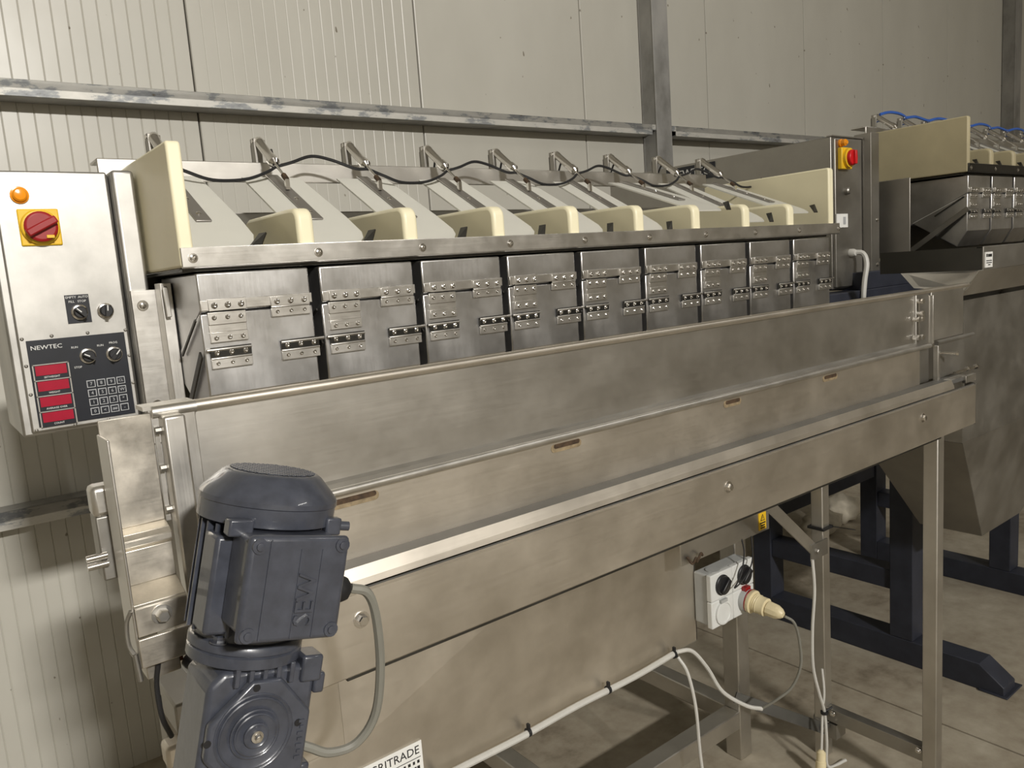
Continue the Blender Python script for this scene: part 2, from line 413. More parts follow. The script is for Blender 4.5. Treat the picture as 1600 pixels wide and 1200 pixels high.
    for k in range(n):
        if bk is None:
            x = .365; yf = 1.26
            bk = B(MB().prism([(yf, 1.681), (yf, 1.622), (yf+.004, 1.620), (yf+.30*.667, 1.522), (yf+.205, 1.681)], 'x', x+.0015, x+.1855), 'bucket', 'steel_bucket', bevel=.0025)
            dr = B(MB().prism([(yf+.001, 1.6185), (yf+.001, 1.490), (yf+.004, 1.486), (yf+.033, 1.437), (yf+.036, 1.437), (yf+.192, 1.532), (yf+.006, 1.6175)], 'x', x, x+.187), 'bucket_door', 'steel_bucket', bk, bevel=.0025)
            B(MB().box(x+.002, x+.186, yf-.003, yf, 1.6225, 1.639), 'joint_strip', 'steel_bright', bk, bevel=.0008)
            def hinge(x0, x1, zt, zm, zb, dark, pin):
                h = MB(); y = yf-.003
                if dark: h.mat(1).prism([(y+.002, zt), (y-.0035, zt+.001), (y-.001, zm), (y+.003, zm)], 'x', x0, x1).mat(0)  # slanted top in dark steel: its dark reflection is painted in
                else: h.box(x0, x1, y-.003, y, zm+.0008, zt)
                h.box(x0, x1, y-.0015, y+.003, zb, zm-.0008)
                h.cyl((x0, y-.001, zm), (x1, y-.001, zm), .002, n=8)
                if dark: h.cyl((x0-(.006 if pin < 0 else 0), y-.002, zt-.003), (x1+(.009 if pin > 0 else 0), y-.002, zt-.003), .0028, n=8)
                for q in (.15, .5, .85):
                    xx = x0+(x1-x0)*q
                    h.mat(2).screw((xx, y-(.003 if not dark else .0015), (zt+zm)/2), (0, -1, 0), .0052, .003)
                    h.screw((xx, y-.001, (zm+zb)/2), (0, -1, 0), .0036, .0026).mat(0)
                return h
            MT = ['steel_bright', 'steel_dark', 'chrome']
            up = MB().box(x+.013, x+.073, yf-.006, yf-.003, 1.6215, 1.640)
            for q in (.15, .5, .85): up.mat(1).screw((x+.013+.06*q, yf-.006, 1.630), (0, -1, 0), .0055, .003).mat(0)
            B(up, 'hinge_leaf', ['steel_bright', 'chrome'], bk, bevel=.0006)
            lt = MB().box(x+.011, x+.071, yf-.004, yf+.002, 1.600, 1.6195).box(x+.011, x+.071, yf-.004, yf+.002, 1.572, 1.588).box(x+.011, x+.071, yf-.0015, yf+.002, 1.588, 1.600)
            for q in (.15, .5, .85):
                lt.mat(1).screw((x+.011+.06*q, yf-.004, 1.611), (0, -1, 0), .0042, .0026).screw((x+.011+.06*q, yf-.004, 1.579), (0, -1, 0), .0042, .0026).mat(0)
            B(lt, 'latch_plate', ['steel_bright', 'chrome'], bk, bevel=.0008)
            B(hinge(x+.113, x+.180, 1.637, 1.620, 1.604, False, 0), 'hinge', MT, bk, bevel=.0006)
            B(hinge(x+.008, x+.073, 1.564, 1.547, 1.531, True, -1), 'hinge', MT, bk, bevel=.0006)
            B(hinge(x+.123, x+.190, 1.564, 1.547, 1.531, True, 1), 'hinge', MT, bk, bevel=.0006)
            B(MB().bar((x-.004, yf+.012, 1.609), (x-.004, yf+.11, 1.55), .004, .003, (1, 0, 0)).bar((x-.004, yf+.005, 1.555), (x-.004, yf+.10, 1.47), .012, .003, (1, 0, 0)), 'link_rod', 'steel_dark', bk)
        else: copy_tree(bk, root, (PITCH*k, 0, 0))
    # housing behind the buckets
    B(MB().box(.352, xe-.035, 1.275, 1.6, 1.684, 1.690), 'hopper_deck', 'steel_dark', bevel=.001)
    B(MB().box(.352, xe-.10, 1.500, 1.504, 1.30, 1.684), 'dark_backing', 'steel_dark')  # added dark sheet: its colour supplies the shade in the bucket gaps
    return root, B
wm, Bw = weigher('nearer stainless weigher with nine hinged buckets and black air hoses', (0, 0, 0), 9, 'rubber_black', True, 'hdpe')
# machine 1: column, brackets, frame
Bw(MB().box(.305, .340, 1.440, 1.60, 0, 1.862), 'frame_column', 'steel_cabinet', bevel=.006, seg=3)
Bw(MB().box(.308, .352, 1.432, 1.4395, 1.40, 1.663).mat(1).hexbolt((.324, 1.432, 1.637), (0, -1, 0), .006, .003).hexbolt((.325, 1.432, 1.466), (0, -1, 0), .006, .003), 'column_plate', ['steel_bright', 'chrome'], bevel=.001)
Bw(MB().box(.346, .364, 1.395, 1.43, 1.40, 1.672).cyl((.349, 1.39, 1.66), (.356, 1.39, 1.66), .006).bar((.351, 1.385, 1.665), (.352, 1.385, 1.615), .008, .004), 'side_bracket', 'steel_vertical', bevel=.001)
Bw(MB().box(1.965, 2.025, 1.472, 1.532, 0, 1.68), 'frame_post', 'steel', bevel=.004)
Bw(MB().box(.36, 1.965, 1.472, 1.532, .115, .175), 'frame_beam', 'steel', bevel=.004)
Bw(MB().box(.36, 1.965, 2.12, 2.18, .115, .175), 'frame_beam', 'steel', bevel=.004)
Bw(MB().box(1.965, 2.025, 1.532, 2.12, .115, .175), 'frame_beam', 'steel', bevel=.004)
Bw(MB().box(1.25, 1.31, 1.532, 2.12, .115, .175), 'frame_beam', 'steel', bevel=.004)
Bw(MB().box(1.965, 2.025, 2.12, 2.18, 0, 1.08), 'frame_post', 'steel', bevel=.004)
Bw(MB().box(.42, 1.90, 1.60, 2.10, 1.10, 1.66), 'inner_housing', 'steel_dark', bevel=.004)  # dark colour stands in for the shaded machine interior
Bw(MB().bar((1.93, 1.462, .245), (2.172, 1.285, .105), .035, .006, (0, 1, 0)).mat(1).hexbolt((1.985, 1.465, .215), (0, -1, 0), .008).hexbolt((2.155, 1.285, .115), (0, -1, 0), .008), 'tie_bar', ['steel_dark', 'chrome'])
# label plate hanging under the conveyor
Bw(MB().box(1.62, 2.04, 1.395, 1.40, .795, .93), 'cover_plate', 'steel', bevel=.001)
wl_ = Bw(MB().box(1.985, 2.022, 1.393, 1.395, .803, .857).mat(1).prism([(1.992, .832), (2.015, .832), (2.0035, .853)], 'y', 1.392, 1.393).mat(0).prism([(1.996, .8345), (2.011, .8345), (2.0035, .8485)], 'y', 1.3915, 1.392).mat(1)
        .box(2.0028, 2.0042, 1.391, 1.3915, .838, .845).box(2.0028, 2.0042, 1.391, 1.3915, .8355, .8368).box(1.990, 2.017, 1.392, 1.393, .823, .827).box(1.994, 2.014, 1.392, 1.393, .815, .819).box(1.992, 2.016, 1.392, 1.393, .808, .811), 'warning_label', ['yellow', 'black_ink'])

m2, Bv = weigher('farther stainless weigher on a blue frame, with blue air hoses', (2.625, -.05, .185), 9, 'hose_blue', False, 'hdpe_old')
def at2(mb, name, mats, **k): return mb.build(name, mats, m2, **k)
at2(MB().box(2.69, 2.745, 1.40, 1.46, 1.50, 2.03).mat(1).hexbolt((2.73, 1.40, 1.735), (0, -1, 0), .005, .003).hexbolt((2.73, 1.40, 1.58), (0, -1, 0), .005, .003), 'frame_column', ['steel_dull', 'chrome'], bevel=.003)
at2(MB().box(2.80, 2.806, 1.32, 1.70, 1.60, 1.87), 'side_guard', 'steel_dull', bevel=.002)
at2(MB().bar((2.981, 1.205, 1.752), (2.981, 1.42, 1.605), .018, .004, (1, 0, 0)), 'link_rod', 'steel_dull')
at2(MB().box(2.6, 4.8, 1.38, 2.1, 1.50, 1.56), 'base_plinth', 'frame_paint', bevel=.003)
at2(MB().box(2.35, 4.8, 1.38, 1.46, 1.445, 1.50), 'base_rail', 'frame_paint', bevel=.003)

# ================================================================== CONTROL CABINETS
def cabinet1():
    yf = 1.45
    r = empty('control_cabinet', (.22, 1.55, 1.448), 'grey steel control cabinet with red number displays and keypad beside the nearer weigher', 'control cabinet', 'weigher control cabinets')
    def B(mb, name, mats, parent=r, **k): return mb.build(name, mats, parent, **k)
    B(MB().box(.126, .3035, 1.458, 1.66, 1.442, 1.858), 'body', 'steel_cabinet', bevel=.004)
    B(MB().box(.138, .3000, 1.45, 1.458, 1.448, 1.8595), 'door', 'steel_cabinet', bevel=.003)
    B(MB().lathe((.172, yf, 1.822), (0, -1, 0), [(.013, 0), (.013, .003), (.0105, .0035), (.0105, .007), (.008, .010), (.003, .011)], 20), 'pilot_light', 'orange_lens')
    iso = B(MB().box(.1645, .2215, yf-.004, yf, 1.7435, 1.8005).lathe((.193, yf-.004, 1.772), (0, -1, 0), [(.0275, 0), (.0275, .006), (.024, .0075)], 28), 'isolator_switch', 'yellow', bevel=.003)
    kb = MB().lathe((.193, yf-.0115, 1.772), (0, -1, 0), [(.0235, 0), (.0235, .006), (.022, .008)], 28)
    a = math.radians(28)
    kb.bar((.193-.024*math.cos(a), yf-.024, 1.772-.024*math.sin(a)), (.193+.024*math.cos(a), yf-.024, 1.772+.024*math.sin(a)), .012, .011)
    B(kb, 'isolator_knob', 'red_knob', iso, bevel=.0025)
    B(MB().box(.198, .209, yf-.0215, yf-.0195, 1.7535, 1.7585), 'padlock_tab', 'yellow', iso, bevel=.0006)
    lp = B(MB().box(.212, .247, yf-.0015, yf, 1.617, 1.663).mat(1).text('EMPTY  AUTO', .0052, (.2295, yf-.002, 1.659)).text('FILL   STOP', .0052, (.2295, yf-.002, 1.652)), 'switch_label', ['panel_black', 'white_ink'])
    def selector(x, z, ang, rr=.0105):
        s_ = MB().lathe((x, yf-.001, z), (0, -1, 0), [(rr*1.2, 0), (rr*1.2, .003), (rr*1.0, .004)], 20)
        s_.mat(1).lathe((x, yf-.004, z), (0, -1, 0), [(rr*.92, 0), (rr*.92, .010), (rr*.8, .011)], 20)
        c_, n_ = math.cos(ang), math.sin(ang)
        s_.bar((x-rr*.9*c_, yf-.018, z-rr*.9*n_), (x+rr*.9*c_, yf-.018, z+rr*.9*n_), .0055, .008)
        s_.mat(2).bar((x, yf-.0223, z), (x+rr*.85*c_, yf-.0223, z+rr*.85*n_), .0016, .0006)
        return s_
    SM = ['chrome', 'black_plastic', 'white_ink']
    B(selector(.2305, 1.6345, math.radians(135)), 'selector_switch', SM, lp)
    B(selector(.269, 1.6335, math.radians(85)), 'selector_switch', SM)
    kp = B(MB().box(.149, .2925, yf-.002, yf, 1.456, 1.5955), 'keypad_panel', 'panel_black', bevel=.0005)
    B(MB().text('NEWTEC', .0095, (.176, yf-.0025, 1.583), sx=1.15), 'maker_name', 'white_ink', kp)
    B(selector(.233, 1.562, math.radians(150)), 'selector_switch', SM, kp)
    B(selector(.2725, 1.5605, math.radians(50)), 'selector_switch', SM, kp)
    B(MB().text('RUN', .0048, (.2155, yf-.0025, 1.578)).text('STOP', .0048, (.2165, yf-.0025, 1.545)).text('RUN', .0048, (.2535, yf-.0025, 1.577)).text('PROG', .0048, (.2735, yf-.0025, 1.5795)), 'switch_lettering', 'white_ink', kp)
    for i, t in enumerate(('SETWEIGHT', 'WEIGHT', 'AVERAGE OVER', 'COUNT')):
        z1 = 1.5565-.0253*i
        B(MB().box(.1515, .2035, yf-.0035, yf-.002, z1-.0253, z1).mat(1).box(.1555, .1995, yf-.0042, yf-.0034, z1-.0178, z1-.0022).mat(2).text(t, .0042, (.1775, yf-.0038, z1-.0213)).mat(3)
          .box(.1515, .2035, yf-.005, yf-.0034, z1-.0012, z1+.0002).box(.1515, .1533, yf-.005, yf-.0034, z1-.0253, z1).box(.2017, .2035, yf-.005, yf-.0034, z1-.0253, z1), 'number_display', ['panel_black', 'display_red', 'white_ink', 'steel_dull'], kp)
    keys = ['7', '8', '9', 'CL', '4', '5', '6', 'W', '1', '2', '3', '*', '0', '<', '##', '-']
    for i, t in enumerate(keys):
        x = .2312+.0151*(i % 4); z = 1.5155-.0153*(i//4)
        B(MB().box(x-.0064, x+.0064, yf-.005, yf-.002, z-.006, z+.006).mat(1).box(x-.0052, x+.0052, yf-.0054, yf-.005, z-.0048, z+.0048).mat(2).text(t, .0074 if len(t) < 2 else .0062, (x, yf-.0058, z)), 'key', ['grey_ink', 'panel_black', 'grey_ink'], kp, bevel=.0004)
    for x, z in ((.1445, 1.599), (.186, 1.6), (.238, 1.5995), (.2955, 1.5985), (.1445, 1.556), (.1445, 1.51), (.296, 1.555), (.296, 1.508), (.1445, 1.452), (.2, 1.4515), (.25, 1.4515)):
        B(MB().screw((x, yf, z), (0, -1, 0), .003, .002), 'screw', 'steel_dull')
cabinet1()
def cabinet2():
    r = empty('control_cabinet', (2.58, 1.8, 1.50), 'brown tinted steel control cabinet with yellow and red isolator on the farther weigher', 'control cabinet', 'weigher control cabinets')
    yf = 1.42
    def B(mb, name, mats, parent=r, **k): return mb.build(name, mats, parent, **k)
    B(MB().box(2.487, 2.685, 1.43, 2.45, 1.51, 2.012), 'body', 'steel_dull', bevel=.003)
    B(MB().box(2.495, 2.655, yf, 1.43, 1.515, 2.005), 'door', 'steel_dull', bevel=.003)
    B(MB().box(2.487, 2.685, 1.425, 1.445, 2.012, 2.016), 'top_rail', 'steel_dull')
    B(MB().lathe((2.527, yf, 1.990), (0, -1, 0), [(.013, 0), (.013, .006), (.011, .007), (.011, .02), (.006, .026)], 16), 'pilot_light', 'orange_lens')
    iso = B(MB().box(2.510, 2.575, yf-.016, yf, 1.905, 1.975), 'isolator_switch', 'yellow', bevel=.003)
    B(MB().lathe((2.545, yf-.016, 1.94), (0, -1, 0), [(.031, 0), (.031, .010), (.028, .011)], 26), 'isolator_ring', 'yellow', iso)
    B(MB().lathe((2.545, yf-.027, 1.94), (0, -1, 0), [(.0255, 0), (.0255, .010), (.023, .012)], 26).bar((2.545, yf-.042, 1.918), (2.545, yf-.042, 1.962), .012, .012), 'isolator_knob', 'red_bright', iso, bevel=.002)
    B(MB().lathe((2.56, yf, 1.835), (0, -1, 0), [(.012, 0), (.012, .012), (.008, .016)], 18), 'push_button', 'steel_dull')
    B(MB().box(2.495, 2.565, yf-.004, yf, 1.715, 1.76).mat(1).box(2.535, 2.55, yf-.005, yf-.004, 1.725, 1.75), 'paper_label', ['sticker', 'grey_ink'])
    # maker's plate on the side facing the nearer weigher
    B(MB().box(2.484, 2.487, 1.895, 2.13, 1.945, 2.003).mat(1).text('NEWTEC', .044, (2.4835, 2.0125, 1.974), ax='-x', sx=1.05), 'maker_plate', ['panel_black', 'white_ink'])
    tag(MB().tube([(2.585, 1.418, 1.628), (2.60, 1.385, 1.625), (2.60, 1.37, 1.59), (2.585, 1.37, 1.53), (2.575, 1.37, 1.46), (2.58, 1.37, 1.40)], .0085, 8).lathe((2.585, 1.42, 1.628), (0, -1, 0), [(.014, 0), (.014, .012), (.010, .02)], 12).build('power_cable', 'cable_light'), 'thick pale cable leaving the bottom of the farther control cabinet', 'cable')
cabinet2()

# ================================================================== CONVEYOR
cv = empty('belt_conveyor', (1.25, 1.1, 0), 'long stainless trough conveyor in front of the weighing buckets', 'conveyor')
def B(mb, name, mats, parent=cv, **k): return mb.build(name, mats, parent, **k)
YU = .98
ug = B(MB().box(.246, 2.105, YU, YU+.004, 1.383, 1.516), 'upper_guard', 'steel', bevel=.0005)
B(MB().cyl((.258, YU-.003, 1.517), (2.42, YU-.003, 1.517), .0062).box(.258, 2.42, YU-.003, YU+.012, 1.518, 1.5225), 'rim_tube', 'steel_warm')
B(MB().cyl((.214, YU-.004, 1.5165), (.264, YU-.004, 1.5165), .0075).box(.205, .264, YU-.004, YU+.03, 1.519, 1.524), 'rim_sleeve', 'steel')
B(MB().sheet([(YU+.001, 1.384), (YU-.004, 1.380), (YU-.018, 1.377)], .003, .246, 2.105), 'guard_fold', 'steel_dull')
B(MB().cyl((.262, YU-.019, 1.3725), (2.155, YU-.019, 1.3725), .0058), 'fold_tube', 'steel_bright')
lg = B(MB().box(.246, 2.105, .966, .969, 1.270, 1.372), 'lower_guard', 'steel_warm', bevel=.0005)
for x0, x1 in ((.415, .491), (.811, .879), (1.269, 1.326), (1.633, 1.695)):
    def caps(a, b, z, r, y0, y1):
        pr = [(a+r-r*math.sin(t), z+r*math.cos(t)) for t in [PI*i/8 for i in range(9)]]+[(b-r+r*math.sin(t), z-r*math.cos(t)) for t in [PI*i/8 for i in range(9)]]
        return MB().prism(pr, 'y', y0, y1)
    sl = caps(x0, x1, 1.3545, .0068, .9651, .966); s2 = caps(x0+.006, x1-.004, 1.3575, .0038, .9648, .9651); s2.cur = 1
    k0 = len(sl.v); sl.v += s2.v; sl.f += [[i+k0 for i in f] for f in s2.f]; sl.mi += [1]*len(s2.f)
    B(sl, 'drain_slot', ['rust_rim', 'rust'], lg)
B(MB().box(.235, 2.31, .9257, .9655, 1.263, 1.2735), 'belt', 'belt', bevel=.001)
B(MB().sheet([(.9285, 1.262), (.9265, 1.2755), (.923, 1.277), (.9165, 1.262), (.9145, 1.2535)], .0015, .235, 2.19), 'belt_guide', 'steel_warm')
B(MB().sheet([(.9145, 1.2500), (.906, 1.2475)], .003, .235, 2.31), 'guide_groove', 'belt')
B(MB().sheet([(.9085, 1.2465), (.904, 1.2515), (.9, 1.2500), (.9, 1.146), (.903, 1.1435), (.93, 1.1435)], .003, .243, 2.285), 'front_panel', 'steel_warm')
arc = [(2.285+.045*math.sin(t), .945-.045*math.cos(t)) for t in [i*PI/2/8 for i in range(9)]]
arc2 = [(2.285+.042*math.sin(t), .945-.042*math.cos(t)) for t in [i*PI/2/8 for i in range(9)]][::-1]
B(MB().prism(arc+arc2, 'z', 1.142, 1.2515), 'panel_end', 'steel_dull', smooth=60)
B(MB().box(.243, 2.30, .99, .994, 1.1435, 1.27), 'rear_panel', 'steel_dull')
B(MB().box(.39, 2.10, .908, .925, 1.1345, 1.1418), 'under_shade_strip', 'steel_dark', bevel=.001)  # dark strip added in place of the shade below the panel edge
B(MB().box(.243, 2.30, .93, .99, 1.170, 1.173), 'bed_plate', 'steel_dull')
for x, z in ((1.186, 1.216), (.414, 1.216), (1.974, 1.213)):
    B(MB().hexbolt((x, .8985, z), (0, -1, 0), .0075, .007), 'bolt', 'chrome')
# left end plates
B(MB().sheet([(YU, 1.516), (YU, 1.386), (.963, 1.381), (.956, 1.376), (.956, 1.370), (.963, 1.364), (.9625, 1.322), (.929, 1.3085), (.926, 1.3065), (.926, 1.274)], .003, .157, .2135), 'end_plate', 'steel_stained', bevel=.0008)
B(MB().sheet([(.924, 1.272), (.924, 1.238)], .004, .156, .2135).box(.163, .2, .94, .99, 1.215, 1.245), 'end_plate_lower', 'steel_stained', bevel=.001)
B(MB().hexbolt((.184, .9245, 1.294), (0, -1, 0), .0075, .011), 'bolt', 'steel_bright')
B(MB().sheet([(.965, 1.3665), (.9655, 1.3605)], .003, .186, .213), 'drain_slot', 'rust')
B(MB().box(.155, .158, .93, .985, 1.235, 1.50), 'end_flange', 'steel', bevel=.001)
B(MB().box(.142, .168, 1.0, 1.03, 1.40, 1.437), 'rear_bracket', 'steel_bright', bevel=.006)
B(MB().box(.144, .185, 1.005, 1.04, 1.322, 1.40), 'rear_bracket', 'steel_dull', bevel=.002)
B(MB().cyl((.128, 1.0, 1.345), (.15, 1.0, 1.345), .004).cyl((.128, 1.0, 1.355), (.15, 1.0, 1.355), .004), 'bolt', 'chrome')
B(MB().tube([(.154, .93, 1.305), (.149, .935, 1.29), (.148, .935, 1.265), (.153, .93, 1.25)], .0025, 8).cyl((.152, .93, 1.255), (.154, .93, 1.222), .003), 'hook_bolt', 'steel_dull')
B(MB().box(.174, .205, .945, .985, 1.222, 1.237), 'wear_block', 'copper', bevel=.002)
B(MB().box(.2205, .2455, .953, .979, 1.28, 1.512), 'end_post', 'steel_vertical', bevel=.003)
B(MB().box(.2455, .262, .972, .979, 1.28, 1.512), 'post_flange', 'steel_vertical', bevel=.001)
for z in (1.495, 1.45, 1.40):
    B(MB().cyl((.2138, .97, z), (.2203, .97, z), .0045, n=8), 'stud', 'steel_dull')
B(MB().box(.2145, .2195, .976, .98, 1.385, 1.50), 'gasket_strip', 'steel_bright')
B(MB().box(.243, .30, .94, .966, 1.15, 1.28), 'bearing_plate', 'steel_dull', bevel=.002)
# right end
B(MB().box(2.105, 2.180, .976, .984, 1.27, 1.512), 'end_post', 'steel_dull', bevel=.003)
B(MB().box(2.180, 2.188, .966, .984, 1.375, 1.505), 'post_flange', 'steel_bright', bevel=.001)
B(MB().box(2.188, 2.385, .974, .978, 1.38, 1.5145), 'end_plate', 'steel', bevel=.001)
B(MB().cyl((2.205, .968, 1.3735), (2.435, .968, 1.3735), .006), 'fold_tube', 'steel_dull')
B(MB().box(2.19, 2.38, .968, .971, 1.262, 1.368), 'end_plate_lower', 'steel_dull', bevel=.001)
B(MB().box(2.186, 2.198, .955, .968, 1.258, 1.368), 'post_flange', 'steel_bright', bevel=.001)
B(MB().box(2.205, 2.30, .928, .95, 1.2665, 1.2745), 'take_up_bar', 'steel_bright', bevel=.001)
B(MB().box(2.27, 2.335, .918, .928, 1.256, 1.276), 'take_up_plate', 'steel_bright', bevel=.001)
B(MB().cyl((2.25, .94, 1.286), (2.40, .94, 1.286), .004).lathe((2.33, .94, 1.286), (1, 0, 0), [(.008, 0), (.008, .008)], 6).lathe((2.385, .94, 1.286), (1, 0, 0), [(.008, 0), (.008, .008)], 6), 'take_up_screw', 'chrome')
B(MB().cyl((2.215, .966, 1.345), (2.235, .93, 1.343), .004).lathe((2.235, .93, 1.343), (.4, -.9, 0), [(.007, 0), (.007, .006)], 6), 'stud', 'chrome')
for z, q in ((1.494, 1), (1.462, 0), (1.448, 2), (1.40, 2)):
    for e in ((0,), (-.022, 0))[q > 0 and q == 2]:
        B(MB().cyl((2.112+e, .976, z), (2.112+e, .962, z), .006, n=8).lathe((2.112+e, .964, z), (0, -1, 0), [(.0075, 0), (.0075, .005)], 6), 'bolt', 'chrome')
B(MB().cyl((2.112, .972, 1.495), (2.112, .972, 1.395), .0022, n=6), 'tie_wire', 'chrome')
B(MB().cyl((2.10, .964, 1.372), (2.158, .962, 1.3725), .0035).lathe((2.155, .962, 1.3725), (0, -1, 0), [(.006, 0), (.006, .008)], 8), 'tube_end', 'chrome')
# stand
B(MB().box(2.176, 2.216, .95, .99, 0, 1.142), 'leg', 'steel', bevel=.003)
B(MB().box(2.176, 2.216, 1.295, 1.335, 0, 1.142), 'leg', 'steel', bevel=.003)
B(MB().box(2.12, 2.176, .945, .99, 1.125, 1.143), 'leg_bracket', 'steel_dull', bevel=.001)
B(MB().box(2.18, 2.212, .99, 1.295, .132, .176).mat(1).hexbolt((2.176, 1.27, .165), (-1, 0, 0), .006).hexbolt((2.176, 1.0, .165), (-1, 0, 0), .006), 'crossbar', ['steel_dull', 'chrome'], bevel=.002)
B(MB().box(2.176, 2.216, .99, 1.295, 1.10, 1.14), 'top_crossbar', 'steel', bevel=.003)
B(MB().box(1.55, 2.176, 1.30, 1.335, 1.06, 1.10), 'support_rail', 'steel', bevel=.003)
B(MB().bar((1.70, 1.285, 1.09), (2.115, 1.285, .729), .036, .005).mat(1).box(2.085, 2.176, 1.278, 1.283, .705, .755).hexbolt((2.113, 1.278, .73), (0, -1, 0), .008), 'brace', ['steel', 'steel_dull'])
B(MB().lathe((2.196, 1.315, .115), (0, 0, 1), [(.03, 0), (.03, .012)], 14).box(2.18, 2.235, 1.26, 1.29, .075, .125), 'leg_clamp', 'steel_dull')
B(MB().box(.176, .216, .97, 1.0, 1.078, 1.108), 'leg_bracket', 'steel_warm', bevel=.005)
B(MB().cyl((.197, .99, 0), (.197, .99, 1.078), .0085), 'leg', 'steel_warm')
B(MB().box(.195, .235, 1.05, 1.09, 0, 1.14), 'leg', 'steel_dull', bevel=.003)
B(MB().box(.195, .235, .985, 1.09, 1.11, 1.15), 'top_crossbar', 'steel_dull', bevel=.003)
B(MB().box(.25, .387, .931, .935, 1.035, 1.1435), 'hanger_plate', 'steel_warm', bevel=.001)

# ================================================================== GEAR MOTOR
gm = empty('gear_motor', (.216, .80, 1.2147), 'dark blue grey gear motor bolted upright to the conveyor end', 'motor')
gm.rotation_euler.y = math.radians(15.3)
def G(mb, name, mats, parent=gm, **k): return mb.build(name, mats, parent, local=True, **k)
gb = G(MB().prism([(-.046, -.085), (.054, -.085), (.064, -.07), (.064, .05), (.054, .06), (-.034, .06), (-.048, .045), (-.048, -.07)], 'y', -.045, .028), 'gearbox', 'motor_paint', bevel=.006, seg=3)
ang = [(.053 if i % 2 == 0 else .050, math.radians(a)) for i, a in enumerate(range(0, 360, 45))]
pts = [(-.046, -.022), (-.014, -.055), (.048, -.055), (.058, -.045), (.058, .015), (.022, .052), (-.008, .052), (-.046, .012)]
G(MB().prism(pts, 'y', -.056, -.045), 'gear_cover', 'motor_paint', gb, bevel=.003)
rg = MB()
for r_, h_ in ((.040, .0014), (.036, .0022), (.025, .004), (.0215, .0055), (.0125, .008)):
    rg.lathe((0, -.056, 0), (0, -1, 0), [(r_, -.001), (r_, h_-.0008), (r_-.0012, h_), (r_-.003, h_-.0012)], 32)
G(rg, 'cover_ring', 'motor_paint', gb)
G(MB().lathe((0, -.063, 0), (0, -1, 0), [(.006, 0), (.006, .003), (.0035, .0035), (.0032, .008), (.002, .0085)], 18), 'shaft_screw', ['chrome'], gb)
hl = MB()
for a in (95, 5, 185, 275):
    c = (.0455*math.cos(math.radians(a)), -.0562, .0455*math.sin(math.radians(a)))
    hl.lathe(c, (0, -1, 0), [(.0038, 0), (.0038, .0005)], 10)
G(hl, 'cover_hole', 'black_plastic', gb)
cm = MB()
for i, hgt in enumerate((.006, .004, .006, .005, .006, .004, .006)): cm.box(.052-hgt, .052, -.0572, -.055, .004-.0062*i, .0068-.0062*i)
G(cm, 'casting_mark', 'motor_paint', gb)
for bx in ((.045, .068, -.05, -.02, .042, .07), (.062, .074, -.048, -.03, .028, .05), (.058, .070, -.048, -.028, -.075, -.045)):
    G(MB().box(*bx), 'casting_lug', 'motor_paint', gb, bevel=.003)
G(MB().lathe((0, .028, 0), (0, 1, 0), [(.036, 0), (.036, .03), (.03, .034), (.014, .034), (.014, .12)], 24), 'output_hub', 'motor_paint', gb)
rb = MB()
for i in range(5): rb.box(-.025+.014*i, -.020+.014*i, -.052, -.04, .045, .066)
G(rb, 'casting_rib', 'motor_paint', gb, bevel=.001)
fg = G(MB().lathe((0, 0, .062), (0, 0, 1), [(.055, 0), (.058, .002), (.058, .012), (.056, .0135), (.058, .015), (.058, .022), (.055, .025), (.03, .027)], 36), 'flange', 'motor_paint', smooth=50)
for a in (40, 140, 220, 320):
    G(MB().hexbolt((.05*math.cos(math.radians(a)), .05*math.sin(math.radians(a)), .086), (0, 0, 1), .007, .006), 'flange_bolt', 'motor_paint', fg)
# stator with cooling fins
stt = MB().lathe((0, 0, .085), (0, 0, 1), [(.053, 0), (.053, .122)], 36)
for i in range(28):
    a = 2*PI*i/28; c_, s_ = math.cos(a), math.sin(a)
    stt.bar((.057*c_, .057*s_, .095), (.057*c_, .057*s_, .203), .003, .012, (c_, s_, 0))
G(stt, 'stator', 'motor_paint')
G(MB().box(-.062, -.035, -.048, -.01, .098, .195), 'stator_foot_pad', 'motor_paint', bevel=.004)
fc = G(MB().lathe((.003, 0, .204), (0, 0, 1), [(.065, 0), (.0695, .002), (.0695, .020), (.0708, .021), (.0705, .026), (.068, .030), (.051, .048), (.047, .0505), (.045, .051)], 40), 'fan_cover', 'motor_paint', smooth=28)
gr = MB()
for i in range(-6, 7):
    y = i*.0064; hw = math.sqrt(max(.043**2-y*y, 0))
    if hw > .006: gr.box(-hw, hw, y-.0009, y+.0009, .2553, .2562)
for i in range(-8, 9):
    x = i*.005; hw = math.sqrt(max(.043**2-x*x, 0))
    if hw > .006: gr.box(x-.0006, x+.0006, -hw, hw, .2553, .2561)
G(gr.move((.003, 0, 0)), 'fan_grille', 'motor_paint', fc)
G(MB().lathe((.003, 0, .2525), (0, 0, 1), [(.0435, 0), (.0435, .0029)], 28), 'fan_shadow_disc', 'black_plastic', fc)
G(MB().box(-.058, -.034, -.066, -.050, .198, .2145), 'cover_clip', 'motor_paint', fc, bevel=.002)
G(MB().box(.045, .062, -.058, -.046, .198, .216), 'cover_clip', 'motor_paint', fc, bevel=.002)
G(MB().cyl((.06, -.05, .207), (.073, -.052, .207), .005), 'cover_screw', 'motor_paint', fc)
tb = G(MB().box(-.047, .047, -.095, -.045, .112, .203), 'terminal_box', 'motor_paint', bevel=.005)
G(MB().box(-.0505, .0505, -.104, -.094, .1065, .2075), 'terminal_lid', 'motor_paint', tb, bevel=.006, seg=3)
lr = MB().box(-.031, -.0295, -.1052, -.103, .110, .204).box(.0000, .001, -.1048, -.103, .110, .195).box(.0215, .0225, -.1048, -.103, .110, .195)
G(lr, 'lid_rib', 'motor_paint', tb)
